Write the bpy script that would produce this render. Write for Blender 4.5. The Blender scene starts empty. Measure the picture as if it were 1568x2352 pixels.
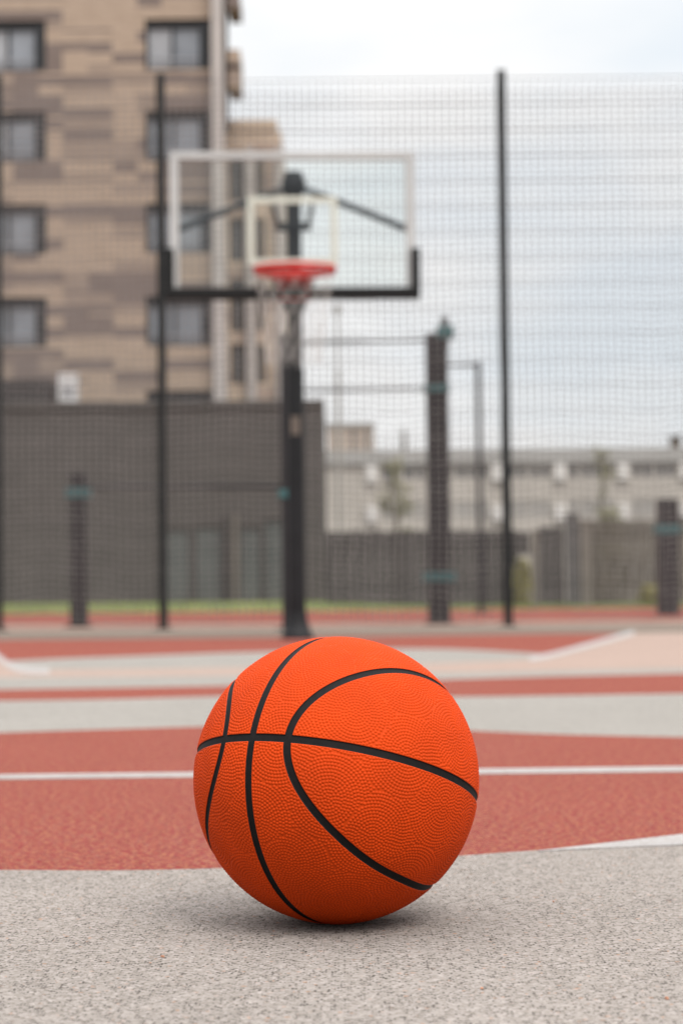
import bpy, bmesh, math, random
import numpy as np
from mathutils import Vector, Matrix, kdtree
random.seed(7)
R_ = math.radians
scene = bpy.context.scene
COL = scene.collection

# ------------------------------------------------------------------ camera
# measurements were taken on a 1568 x 2352 view of the photograph
FPX = 70 / 36 * 2352.0
PITCH = math.atan((1379 - 1176) / FPX)
ROLL = R_(0.56)
CM = Matrix.Rotation(math.pi / 2 + PITCH, 3, 'X') @ Matrix.Rotation(-ROLL, 3, 'Z')
def ray(x, y):
    return (CM @ Vector(((x - 784) / FPX, -(y - 1176) / FPX, -1.0)))
BALL_R = 0.12
BALL_D = 1.703
_bd = ray(772, 1789.5).normalized()
CAM_H = BALL_R - BALL_D * _bd.z
CAM = Vector((0, 0, CAM_H))
BALL_C = CAM + _bd * BALL_D
def at(x, y, Y):
    d = ray(x, y); return CAM + d * (Y / d.y)
def ground(x, y, z=0.0):
    d = ray(x, y); return CAM + d * ((z - CAM_H) / d.z)
def X_(x, y, Y): return at(x, y, Y).x
def Z_(x, y, Y): return at(x, y, Y).z

cam_data = bpy.data.cameras.new('camera')
cam = bpy.data.objects.new('camera', cam_data)
COL.objects.link(cam)
cam.matrix_world = Matrix.Translation(CAM) @ CM.to_4x4()
cam_data.sensor_fit = 'VERTICAL'; cam_data.sensor_height = 36; cam_data.lens = 70
cam_data.clip_start = 0.02; cam_data.clip_end = 5000
cam_data.dof.use_dof = True
cam_data.dof.focus_distance = 1.585
cam_data.dof.aperture_fstop = 5.9
cam_data.dof.aperture_blades = 4
cam_data.dof.aperture_rotation = 0.0
scene.camera = cam

# ------------------------------------------------------------------ materials
def new_mat(name):
    m = bpy.data.materials.new(name); m.use_nodes = True
    nt = m.node_tree
    return m, nt, nt.nodes, nt.links, nt.nodes['Principled BSDF']
def coords(nd, lk, scale=(1, 1, 1)):
    tc = nd.new('ShaderNodeTexCoord'); mp = nd.new('ShaderNodeMapping')
    mp.inputs['Scale'].default_value = scale
    lk.new(tc.outputs['Object'], mp.inputs['Vector'])
    return mp.outputs['Vector']
def ramp(nd, lk, src, stops, interp='LINEAR'):
    r = nd.new('ShaderNodeValToRGB'); r.color_ramp.interpolation = interp
    e = r.color_ramp.elements
    while len(e) < len(stops): e.new(0.5)
    for i, (p, c) in enumerate(stops):
        e[i].position = p
        e[i].color = (c[0], c[1], c[2], 1) if hasattr(c, '__len__') else (c, c, c, 1)
    lk.new(src, r.inputs['Fac'])
    return r.outputs['Color']
def mixc(nd, lk, fac, a, b, mode='MIX'):
    m = nd.new('ShaderNodeMix'); m.data_type = 'RGBA'; m.blend_type = mode
    for s, v in ((m.inputs[0], fac), (m.inputs[6], a), (m.inputs[7], b)):
        if hasattr(v, 'is_output') or isinstance(v, bpy.types.NodeSocket): lk.new(v, s)
        elif hasattr(v, '__len__'): s.default_value = (v[0], v[1], v[2], 1)
        else: s.default_value = v
    return m.outputs[2]
def noise(nd, lk, vec, scale, detail=3, rough=0.55):
    n = nd.new('ShaderNodeTexNoise'); n.inputs['Scale'].default_value = scale
    n.inputs['Detail'].default_value = detail; n.inputs['Roughness'].default_value = rough
    lk.new(vec, n.inputs['Vector']); return n.outputs['Fac']
def bump(nd, lk, src, bsdf, strength, dist):
    b = nd.new('ShaderNodeBump'); b.inputs['Strength'].default_value = strength
    b.inputs['Distance'].default_value = dist
    lk.new(src, b.inputs['Height']); lk.new(b.outputs['Normal'], bsdf.inputs['Normal'])
def plain(name, col, rough=0.6, var=0.15, scale=8.0, metallic=0.0, spec=0.4, bumpv=0.0):
    m, nt, nd, lk, b = new_mat(name)
    v = coords(nd, lk)
    n = noise(nd, lk, v, scale, 4)
    lo = [c * (1 - var) for c in col]; hi = [min(1, c * (1 + var)) for c in col]
    lk.new(ramp(nd, lk, n, [(0.3, lo), (0.7, hi)]), b.inputs['Base Color'])
    b.inputs['Roughness'].default_value = rough; b.inputs['Metallic'].default_value = metallic
    b.inputs['Specular IOR Level'].default_value = spec
    if bumpv: bump(nd, lk, n, b, bumpv, 0.01)
    return m

def granule(name, stops, dark, dark_frac, bigvar=0.10, cell=330.0, midlo=0.86, warm=None):
    """poured rubber granules: random chips with gaps between them"""
    m, nt, nd, lk, b = new_mat(name)
    v = coords(nd, lk)
    # break up the straight lattice a little
    nv = nd.new('ShaderNodeTexNoise'); nv.inputs['Scale'].default_value = 210; nv.inputs['Detail'].default_value = 1
    lk.new(v, nv.inputs['Vector'])
    add = nd.new('ShaderNodeMix'); add.data_type = 'VECTOR'; add.inputs[0].default_value = 0.0025
    lk.new(v, add.inputs[4]); lk.new(nv.outputs['Color'], add.inputs[5])
    vor = nd.new('ShaderNodeTexVoronoi'); vor.inputs['Scale'].default_value = cell
    vor.inputs['Randomness'].default_value = 1.0
    lk.new(add.outputs[1], vor.inputs['Vector'])
    sep = nd.new('ShaderNodeSeparateColor'); lk.new(vor.outputs['Color'], sep.inputs['Color'])
    c = ramp(nd, lk, sep.outputs['Red'], stops)
    # a slow variation of dirt and wear
    big = noise(nd, lk, v, 2.2, 5, 0.6)
    c = mixc(nd, lk, 1.0, c, ramp(nd, lk, big, [(0.3, 1 - bigvar), (0.7, 1 + 0 * bigvar)]), 'MULTIPLY')
    # mid scale mottling
    mid = noise(nd, lk, v, 95, 3, 0.65)
    c = mixc(nd, lk, 1.0, c, ramp(nd, lk, mid, [(0.3, midlo), (0.64, 1.0)]), 'MULTIPLY')
    # open pores between chips, irregular
    v2 = nd.new('ShaderNodeTexVoronoi'); v2.inputs['Scale'].default_value = 440
    lk.new(add.outputs[1], v2.inputs['Vector'])
    sp2 = nd.new('ShaderNodeSeparateColor'); lk.new(v2.outputs['Color'], sp2.inputs['Color'])
    patch = noise(nd, lk, v, 30, 2, 0.5)                             # pores gather in looser patches
    thr = nd.new('ShaderNodeMapRange'); thr.inputs['From Min'].default_value = 0.3; thr.inputs['From Max'].default_value = 0.7
    thr.inputs['To Min'].default_value = dark_frac * 0.5; thr.inputs['To Max'].default_value = dark_frac * 1.5
    lk.new(patch, thr.inputs['Value'])
    lt = nd.new('ShaderNodeMath'); lt.operation = 'LESS_THAN'; lk.new(sp2.outputs['Red'], lt.inputs[0]); lk.new(thr.outputs[0], lt.inputs[1])
    near = ramp(nd, lk, v2.outputs['Distance'], [(0.35, 1.0), (0.62, 0.0)])
    pm = nd.new('ShaderNodeMath'); pm.operation = 'MULTIPLY'; lk.new(lt.outputs[0], pm.inputs[0]); lk.new(near, pm.inputs[1])
    pore = pm.outputs[0]
    if warm:
        hue = noise(nd, lk, v, 120, 3, 0.75)
        c = mixc(nd, lk, ramp(nd, lk, hue, [(0.48, 0.0), (0.60, 0.85)]), c, warm)
        c = mixc(nd, lk, ramp(nd, lk, hue, [(0.38, 0.85), (0.5, 0.0)]), c, (.163, .025, .026))
    c = mixc(nd, lk, pore, c, dark)
    lk.new(c, b.inputs['Base Color'])
    b.inputs['Roughness'].default_value = 0.95; b.inputs['Specular IOR Level'].default_value = 0.03
    h = ramp(nd, lk, vor.outputs['Distance'], [(0.0, 1.0), (0.9, 0.0)])
    h2 = mixc(nd, lk, pore, h, (0, 0, 0))
    bump(nd, lk, h2, b, 0.45, 0.0012)
    return m

M_GREY = granule('grey_rubber', [(0.0, (0.137, 0.115, 0.101)), (0.08, (0.184, 0.160, 0.140)), (0.4, (0.221, 0.195, 0.176)), (0.8, (0.253, 0.224, 0.202)), (0.985, (0.308, 0.272, 0.252)), (1.0, (0.287, 0.155, 0.095))], (.028, .023, .020), 0.24, 0.14, 400.0)
M_RED = granule('red_rubber', [(0.0, (0.097, 0.026, 0.024)), (0.2, (0.158, 0.032, 0.033)), (0.5, (0.181, 0.044, 0.039)), (0.8, (0.188, 0.064, 0.049)), (1.0, (0.188, 0.098, 0.081))], (.10, .03, .026), 0.14, 0.12, 280.0, 0.70, (.237, .095, .053))
M_GREYF = granule('far_grey_rubber', [(0.0, (0.154, 0.137, 0.124)), (0.5, (0.230, 0.214, 0.192)), (1.0, (0.273, 0.255, 0.231))], (.05, .045, .04), 0.12)
M_PINK = granule('pale_pink_rubber', [(0.0, (0.223, 0.157, 0.130)), (0.5, (0.278, 0.203, 0.167)), (1.0, (0.308, 0.243, 0.209))], (.12, .07, .06), 0.1)
M_KERB = granule('fence_strip_rubber', [(0.0, (0.104, 0.088, 0.072)), (0.5, (0.136, 0.116, 0.096)), (1.0, (0.168, 0.144, 0.120))], (.03, .03, .03), 0.12)
M_PATH = granule('path_paving', [(0.0, (0.176, 0.120, 0.096)), (0.5, (0.240, 0.168, 0.136)), (1.0, (0.272, 0.200, 0.168))], (.06, .05, .04), 0.12)

def line_paint():
    m, nt, nd, lk, b = new_mat('white_line_paint')
    v = coords(nd, lk)
    n = noise(nd, lk, v, 260, 3, 0.7)
    big = noise(nd, lk, v, 14, 4, 0.6)
    c = ramp(nd, lk, n, [(0.30, (.12, .08, .07)), (0.42, (.215, .195, .182)), (0.62, (.275, .26, .248))])
    c = mixc(nd, lk, 1.0, c, ramp(nd, lk, big, [(0.3, 0.82), (0.65, 1.0)]), 'MULTIPLY')
    lk.new(c, b.inputs['Base Color']); b.inputs['Roughness'].default_value = 0.75
    bump(nd, lk, n, b, 0.4, 0.001)
    return m
M_LINE = line_paint()
M_GROUND = plain('asphalt', (.16, .15, .14), 0.9, 0.2, 3.0)

def grass_mat():
    m, nt, nd, lk, b = new_mat('grass')
    v = coords(nd, lk)
    n = noise(nd, lk, v, 1.1, 5, 0.65)
    lk.new(ramp(nd, lk, n, [(0.3, (.055, .07, .022)), (0.5, (.11, .135, .03)), (0.7, (.17, .16, .045))]), b.inputs['Base Color'])
    b.inputs['Roughness'].default_value = 0.8
    return m
M_GRASS = grass_mat()

M_BALL = plain('orange_rubber', (.405, .0355, .0022), 0.6, 0.09, 24, spec=0.07)
M_SEAM = plain('black_seam_rubber', (.0075, .0065, .0065), 0.6, 0.2, 200, spec=0.08)
M_BLACKM = plain('black_powder_coat', (.010, .010, .011), 0.6, 0.25, 6, spec=0.2)
M_DGREY = plain('dark_grey_steel', (.011, .012, .014), 0.6, 0.25, 6, spec=0.12)
M_PAD = plain('black_foam_pad', (.007, .007, .007), 0.7, 0.25, 20, spec=0.2)
M_WFRAME = plain('white_frame_paint', (.35, .345, .335), 0.45, 0.08, 5)
M_SQUARE = plain('white_square_print', (.42, .42, .36), 0.5, 0.06, 5)
M_RIM = plain('red_rim_paint', (.38, .018, .014), 0.55, 0.15, 12, spec=0.15)
M_CORD = plain('white_net_cord', (.50, .47, .44), 0.8, 0.1, 60)
M_STICK = plain('tan_sticker', (.13, .105, .085), 0.6, 0.1, 30)
M_POST = plain('fence_post_coating', (.009, .009, .009), 0.6, 0.25, 6, spec=0.2)
M_WIRE = plain('fence_wire_coating', (.13, .115, .11), 0.5, 0.2, 4)
M_NET = plain('ball_net_cord', (.15, .13, .125), 0.8, 0.2, 4)
M_EQUIP = plain('dark_equipment_paint', (.016, .013, .014), 0.55, 0.25, 5, spec=0.25)
M_TEAL = plain('teal_clamp', (.028, .085, .088), 0.45, 0.2, 12)
M_BROWN = plain('dark_brown_cladding', (.047, .041, .037), 0.7, 0.12, 1.2)
M_BROWN2 = plain('dark_board', (.022, .019, .018), 0.75, 0.25, 1.5)
M_BROWN3 = plain('brown_board', (.058, .048, .036), 0.75, 0.25, 1.5)
M_PALE = plain('pale_render', (.33, .30, .28), 0.8, 0.08, 1.0)
M_BEIGE = plain('beige_post', (.115, .10, .085), 0.8, 0.15, 2.0)
M_GPOST = plain('grey_post', (.058, .055, .054), 0.8, 0.15, 2.0)
M_FARW = plain('far_wall', (.33, .30, .265), 0.85, 0.12, 0.25)
M_FARTOP = plain('far_parapet', (.26, .25, .235), 0.85, 0.1, 0.3)
M_FARWHITE = plain('far_white_panel', (.48, .455, .43), 0.7, 0.06, 0.5)
M_FARTAN = plain('far_tan_wall', (.31, .255, .21), 0.85, 0.15, 0.3)
M_WINF = plain('window_frame_black', (.010, .010, .011), 0.4, 0.2, 4)
M_WINR = plain('window_rail', (.20, .20, .21), 0.4, 0.15, 4)
M_LAMP = plain('lamp_grey', (.24, .22, .21), 0.6, 0.1, 3)
M_WHITE = plain('white_unit', (.42, .41, .40), 0.5, 0.06, 3)
M_BARK = plain('bark', (.07, .055, .04), 0.9, 0.3, 14)

def pane_mat(name, c0, c1):
    m, nt, nd, lk, b = new_mat(name)
    v = coords(nd, lk)
    n = noise(nd, lk, v, 0.9, 3)
    lk.new(ramp(nd, lk, n, [(0.35, c0), (0.65, c1)]), b.inputs['Base Color'])
    b.inputs['Roughness'].default_value = 0.12
    b.inputs['Specular IOR Level'].default_value = 0.6
    return m
M_PANE = pane_mat('window_pane', (.14, .15, .165), (.205, .22, .24))
M_PANE2 = pane_mat('curtain_pane', (.23, .235, .245), (.31, .315, .325))
M_PANED = pane_mat('dark_pane', (.05, .05, .052), (.09, .09, .092))
M_PANEG = pane_mat('green_pane', (.052, .058, .054), (.072, .079, .073))

def leaf_mat(name, a, b_):
    m, nt, nd, lk, b = new_mat(name)
    oi = nd.new('ShaderNodeNewGeometry')
    lk.new(ramp(nd, lk, oi.outputs['Random Per Island'], [(0.0, a), (1.0, b_)]), b.inputs['Base Color'])
    b.inputs['Roughness'].default_value = 0.6
    return m
M_LEAF = leaf_mat('olive_leaf', (.075, .075, .035), (.19, .17, .085))
M_LEAF2 = leaf_mat('yellow_green_leaf', (.10, .095, .025), (.22, .19, .05))

def glass_mat():
    m = bpy.data.materials.new('backboard_glass'); m.use_nodes = True
    nt = m.node_tree; nd = nt.nodes; lk = nt.links
    nd.remove(nd['Principled BSDF'])
    tr = nd.new('ShaderNodeBsdfTransparent'); tr.inputs['Color'].default_value = (.93, .965, .945, 1)
    gl = nd.new('ShaderNodeBsdfGlossy'); gl.inputs['Roughness'].default_value = 0.03
    fr = nd.new('ShaderNodeFresnel'); fr.inputs['IOR'].default_value = 1.5
    mx = nd.new('ShaderNodeMixShader')
    lk.new(fr.outputs[0], mx.inputs[0]); lk.new(tr.outputs[0], mx.inputs[1]); lk.new(gl.outputs[0], mx.inputs[2])
    lk.new(mx.outputs[0], nd['Material Output'].inputs['Surface'])
    return m
M_GLASS = glass_mat()

def patch_brick(name, light, mid, dark, cw, ch):
    """clinker brick facade: long rectangular fields of tan, ochre and brown brick"""
    m, nt, nd, lk, b = new_mat(name)
    tc = nd.new('ShaderNodeTexCoord')
    sep = nd.new('ShaderNodeSeparateXYZ'); lk.new(tc.outputs['Object'], sep.inputs[0])
    def mathn(op, a, b_=None):
        n = nd.new('ShaderNodeMath'); n.operation = op
        for i, v in enumerate((a, b_)):
            if v is None: continue
            if isinstance(v, bpy.types.NodeSocket): lk.new(v, n.inputs[i])
            else: n.inputs[i].default_value = v
        return n.outputs[0]
    xy = mathn('ADD', sep.outputs['X'], sep.outputs['Y'])
    def field(w, h, off, shf):
        row = mathn('FLOOR', mathn('DIVIDE', mathn('ADD', sep.outputs['Z'], off), h))
        wn0 = nd.new('ShaderNodeTexWhiteNoise'); wn0.noise_dimensions = '1D'; lk.new(row, wn0.inputs['W'])
        sh = mathn('MULTIPLY', mathn('FLOOR', mathn('MULTIPLY', wn0.outputs['Value'], 3.0)), shf * w / 3)
        colm = mathn('FLOOR', mathn('DIVIDE', mathn('ADD', xy, sh), w))
        cb = nd.new('ShaderNodeCombineXYZ'); lk.new(colm, cb.inputs[0]); lk.new(row, cb.inputs[1]); cb.inputs[2].default_value = off
        wn = nd.new('ShaderNodeTexWhiteNoise'); wn.noise_dimensions = '3D'; lk.new(cb.outputs[0], wn.inputs['Vector'])
        return wn.outputs['Value']
    f1 = field(cw, ch, 0.13, 0); f2 = field(cw * 1.5, ch * 2.0, 0.41, 1)
    s = mathn('ADD', mathn('MULTIPLY', f1, 0.55), mathn('MULTIPLY', f2, 0.45))
    c = ramp(nd, lk, s, [(0.0, light), (0.34, mid), (0.40, dark), (0.54, light), (0.63, dark), (0.78, mid), (1.0, mid)], 'CONSTANT')
    br = nd.new('ShaderNodeTexBrick'); br.inputs['Scale'].default_value = 1.0
    br.inputs['Brick Width'].default_value = 0.25; br.inputs['Row Height'].default_value = 0.075
    br.inputs['Mortar Size'].default_value = 0.008
    br.inputs['Color1'].default_value = (1, 1, 1, 1); br.inputs['Color2'].default_value = (.82, .80, .78, 1)
    br.inputs['Mortar'].default_value = (.75, .73, .70, 1)
    cb = nd.new('ShaderNodeCombineXYZ'); lk.new(xy, cb.inputs[0]); lk.new(sep.outputs['Z'], cb.inputs[1])
    lk.new(cb.outputs[0], br.inputs['Vector'])
    c = mixc(nd, lk, 1.0, c, br.outputs['Color'], 'MULTIPLY')
    lk.new(c, b.inputs['Base Color']); b.inputs['Roughness'].default_value = 0.85
    return m
M_BRICK = patch_brick('clinker_brick', (.32, .245, .185), (.235, .18, .143), (.15, .115, .10), 1.62, 0.36)
M_BRICK2 = patch_brick('wing_brick', (.47, .375, .285), (.40, .31, .24), (.33, .25, .20), 1.3, 0.5)

# ------------------------------------------------------------------ mesh helpers
class MB:
    def __init__(s): s.v = []; s.f = []
    def quad(s, a, b, c, d):
        n = len(s.v); s.v += [tuple(a), tuple(b), tuple(c), tuple(d)]; s.f.append((n, n + 1, n + 2, n + 3)); return s
    def box(s, x0, x1, y0, y1, z0, z1, bev=0.0):
        if bev:
            bm = bmesh.new(); bmesh.ops.create_cube(bm, size=1)
            for v in bm.verts:
                v.co = Vector(((x0 + x1) / 2 + v.co.x * (x1 - x0), (y0 + y1) / 2 + v.co.y * (y1 - y0), (z0 + z1) / 2 + v.co.z * (z1 - z0)))
            bmesh.ops.bevel(bm, geom=list(bm.edges), offset=bev, segments=2, affect='EDGES', profile=0.7)
            bm.verts.index_update(); n = len(s.v)
            s.v += [tuple(v.co) for v in bm.verts]; s.f += [tuple(n + v.index for v in f.verts) for f in bm.faces]
            bm.free(); return s
        n = len(s.v)
        s.v += [(x0, y0, z0), (x1, y0, z0), (x1, y1, z0), (x0, y1, z0), (x0, y0, z1), (x1, y0, z1), (x1, y1, z1), (x0, y1, z1)]
        for q in ((0, 3, 2, 1), (4, 5, 6, 7), (0, 1, 5, 4), (1, 2, 6, 5), (2, 3, 7, 6), (3, 0, 4, 7)):
            s.f.append(tuple(n + i for i in q))
        return s
    def tube(s, pts, r, seg=10, closed=False, cap=True):
        pts = [Vector(p) for p in pts]; N = len(pts); n0 = len(s.v)
        rs = r if hasattr(r, '__len__') else [r] * N
        up = None
        for i, p in enumerate(pts):
            if closed: t = pts[(i + 1) % N] - pts[i - 1]
            else: t = pts[min(i + 1, N - 1)] - pts[max(i - 1, 0)]
            t.normalize()
            if up is None:
                up = Vector((0, 0, 1)) if abs(t.z) < 0.9 else Vector((1, 0, 0))
            a = t.cross(up)
            if a.length < 1e-6: a = t.orthogonal()
            a.normalize(); b = a.cross(t).normalized(); up = b
            for k in range(seg):
                an = 2 * math.pi * k / seg + (math.pi / 4 if seg == 4 else 0)
                s.v.append(tuple(p + (a * math.cos(an) + b * math.sin(an)) * rs[i]))
        M = N if closed else N - 1
        for i in range(M):
            j = (i + 1) % N
            for k in range(seg):
                k2 = (k + 1) % seg
                s.f.append((n0 + i * seg + k, n0 + i * seg + k2, n0 + j * seg + k2, n0 + j * seg + k))
        if cap and not closed:
            s.f.append(tuple(n0 + k for k in range(seg))[::-1])
            s.f.append(tuple(n0 + (N - 1) * seg + k for k in range(seg)))
        return s
    def build(s, name, mat, parent=None, smooth=False, label=None):
        me = bpy.data.meshes.new(name)
        me.from_pydata(s.v, [], s.f)
        me.materials.append(mat)
        bm = bmesh.new(); bm.from_mesh(me); bmesh.ops.recalc_face_normals(bm, faces=bm.faces); bm.to_mesh(me); bm.free()
        if smooth:
            me.polygons.foreach_set('use_smooth', [True] * len(me.polygons))
            me.set_sharp_from_angle(angle=R_(40))
        me.update()
        o = bpy.data.objects.new(name, me); COL.objects.link(o)
        if parent is not None: o.parent = parent
        if label: o['label'] = label
        return o
def empty(name, loc, label, cat, group=None, rz=0.0):
    o = bpy.data.objects.new(name, None); COL.objects.link(o)
    o.location = loc; o.rotation_euler = (0, 0, rz); o.empty_display_size = 0.2
    return tag(o, label, cat, group)
def tag(o, label, cat, group=None):
    o['label'] = label; o['category'] = cat
    if group: o['group'] = group
    return o
def struct(o, kind='structure'):
    o['kind'] = kind; return o

# ------------------------------------------------------------------ ground
YF = (ground(1167, 1437).y + ground(375, 1446).y) / 2      # fence line
base = MB()
base.quad((-900, -60, -0.03), (900, -60, -0.03), (900, 2500, -0.03), (-900, 2500, -0.03))
struct(base.build('ground', M_GROUND))

XS = list(range(-900, 2501, 20))
def curve(pts):
    xs = [p[0] for p in pts]; ys = [p[1] for p in pts]
    # smooth monotone-ish interpolation (Catmull-Rom on x)
    def f(x):
        if x <= xs[0]: return ys[0] - 0.0098 * (x - xs[0])
        if x >= xs[-1]: return ys[-1] - 0.0098 * (x - xs[-1])
        for i in range(len(xs) - 1):
            if xs[i] <= x <= xs[i + 1]: break
        x0, x1 = xs[i], xs[i + 1]; t = (x - x0) / (x1 - x0); h = x1 - x0
        m0 = (ys[i + 1] - ys[i - 1]) / (xs[i + 1] - xs[i - 1]) if i > 0 else (ys[1] - ys[0]) / (xs[1] - xs[0])
        m1 = (ys[i + 2] - ys[i]) / (xs[i + 2] - xs[i]) if i + 2 < len(xs) else (ys[-1] - ys[-2]) / (xs[-1] - xs[-2])
        return ((2 * t**3 - 3 * t**2 + 1) * ys[i] + (t**3 - 2 * t**2 + t) * h * m0 + (-2 * t**3 + 3 * t**2) * ys[i + 1] + (t**3 - t**2) * h * m1)
    return f
C1 = curve([(0, 1998), (260, 1999), (500, 1994), (800, 1982), (1060, 1965), (1250, 1952), (1568, 1938)])
C2 = curve([(0, 1683), (250, 1675), (500, 1668), (800, 1664), (950, 1669), (1100, 1679), (1300, 1687), (1568, 1693)])
C3 = curve([(0, 1610), (250, 1606), (530, 1599), (800, 1598), (1050, 1600), (1300, 1597), (1568, 1593)])
C4 = curve([(0, 1584), (530, 1575), (800, 1568), (1050, 1560), (1300, 1553), (1568, 1547)])
C5 = curve([(0, 1556), (500, 1551), (1050, 1544), (1568, 1534)])
C6 = curve([(-80, 1447), (-40, 1478), (0, 1508), (15, 1521), (35, 1531), (70, 1537), (200, 1538), (500, 1534), (800, 1528), (1100, 1520), (1230, 1511), (1350, 1482), (1450, 1454), (1500, 1440)])
C7 = curve([(-100, 1524), (60, 1516), (150, 1512), (300, 1507), (500, 1500), (680, 1495), (800, 1491), (1000, 1490), (1150, 1496), (1260, 1503)])
C8 = curve([(0, 1470), (600, 1464), (1230, 1456), (1568, 1452)])
C9 = curve([(0, 1453), (600, 1448), (1230, 1441), (1568, 1438)])
C10 = curve([(0, 1436), (600, 1433), (1230, 1427), (1568, 1424)])
C11 = curve([(0, 1404), (600, 1401), (1230, 1395), (1568, 1391)])
f6 = lambda x: max(C6(x), C8(x))
f7 = lambda x: max(min(C7(x), f6(x)), C8(x))
def band(name, mat, lo, hi, z=0.0):
    mb = MB(); L = []; U = []
    for x in XS:
        L.append(ground(x, lo(x)) if callable(lo) else None); U.append(ground(x, hi(x)) if callable(hi) else None)
    def ext(P):
        a = P[0].copy(); a.x = -45; b = P[-1].copy(); b.x = 45
        return [a] + P + [b]
    if not callable(hi): U = [Vector((p.x * hi / p.y, hi, 0)) for p in L]
    U = ext(U)
    if callable(lo): L = ext(L)
    else: L = [Vector((p.x, lo, 0)) for p in U]
    n = len(U)
    for i in range(n - 1):
        if (U[i] - L[i]).length < 1e-4 and (U[i + 1] - L[i + 1]).length < 1e-4: continue
        a, b, c, d = L[i], L[i + 1], U[i + 1], U[i]
        mb.quad((a.x, a.y, z), (b.x, b.y, z), (c.x, c.y, z), (d.x, d.y, z))
    return struct(mb.build(name, mat))
band('grey_court_floor', M_GREY, -12.0, C1)
band('red_court_floor', M_RED, C1, C2)
band('grey_court_floor', M_GREYF, C2, C3)
band('red_court_floor', M_RED, C3, C4)
band('grey_court_floor', M_GREYF, C4, C5)
band('pink_court_floor', M_PINK, C5, f6)
band('grey_court_floor', M_GREYF, f6, f7)
band('red_court_floor', M_RED, f7, C8)
band('fence_strip', M_KERB, C8, C9)
band('path', M_PATH, C9, C10)
band('red_path', M_RED, C10, 52.6)
# white painted lines, 1.5 mm proud of the rubber
def stripe(lo, hi, xs):
    mb = MB()
    for a, b in zip(xs[:-1], xs[1:]):
        p = [ground(a, lo(a), 0.0015), ground(b, lo(b), 0.0015), ground(b, hi(b), 0.0015), ground(a, hi(a), 0.0015)]
        mb.quad(*p)
        mb.quad((p[0].x, p[0].y, -.001), (p[1].x, p[1].y, -.001), p[1], p[0])
    return struct(mb.build('painted_line', M_LINE))
_l = lambda x: 1783.5 - 0.0121 * x
stripe(lambda x: _l(x) + 4.8 + 0.001 * x, lambda x: _l(x) - 4.8, list(range(-900, 2500, 40)))
_w = curve([(1235, 1953), (1300, 1946), (1420, 1932), (1568, 1915), (1800, 1890)])
stripe(lambda x: C1(x) + 1.0, lambda x: min(C1(x) + 0.5, _w(x)), list(range(1235, 2400, 15)))
stripe(lambda x: f6(x) + 5, lambda x: f6(x) - 6, list(range(1215, 1465, 10)))
stripe(lambda x: C6(x) + 9, lambda x: C6(x) - 5, list(range(-70, 120, 5)))

# lawn bank behind the path: rises from the path to the foot of the buildings
YL0 = 52.3
lawn = MB()
rng = random.Random(3)
nx, ny = 160, 30
def lawn_z(x, t): return (0.25 - 0.15 / (1 + math.exp(-(x - 1.0) * 1.3))) * min(1, t * 7.5) - .012 * (t < .01)
grid = [[(-45 + 90 * i / nx, YL0 - 0.3 + (88 - YL0) * j / ny, lawn_z(-45 + 90 * i / nx, j / ny)) for i in range(nx + 1)] for j in range(ny + 1)]
for j in range(ny):
    for i in range(nx):
        lawn.quad(grid[j][i], grid[j][i + 1], grid[j + 1][i + 1], grid[j + 1][i])
for k in range(14000):
    x = rng.uniform(-14, 14); t = rng.random() ** 1.3 * 0.16
    y = YL0 - 0.2 + (88 - YL0) * t; z = lawn_z(x, t) - 0.02
    a = rng.uniform(0, 6.28); w = rng.uniform(.008, .02); h = rng.uniform(.04, .11)
    dx, dy = math.cos(a) * w, math.sin(a) * w; lx, ly = rng.uniform(-.03, .03), rng.uniform(-.03, .03)
    n = len(lawn.v)
    lawn.v += [(x - dx, y - dy, z), (x + dx, y + dy, z), (x + lx, y + ly, z + h)]
    lawn.f.append((n, n + 1, n + 2))
lw = lawn.build('lawn', M_GRASS); struct(lw, 'stuff'); lw['label'] = 'strip of short green grass along the foot of the dark building'

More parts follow.
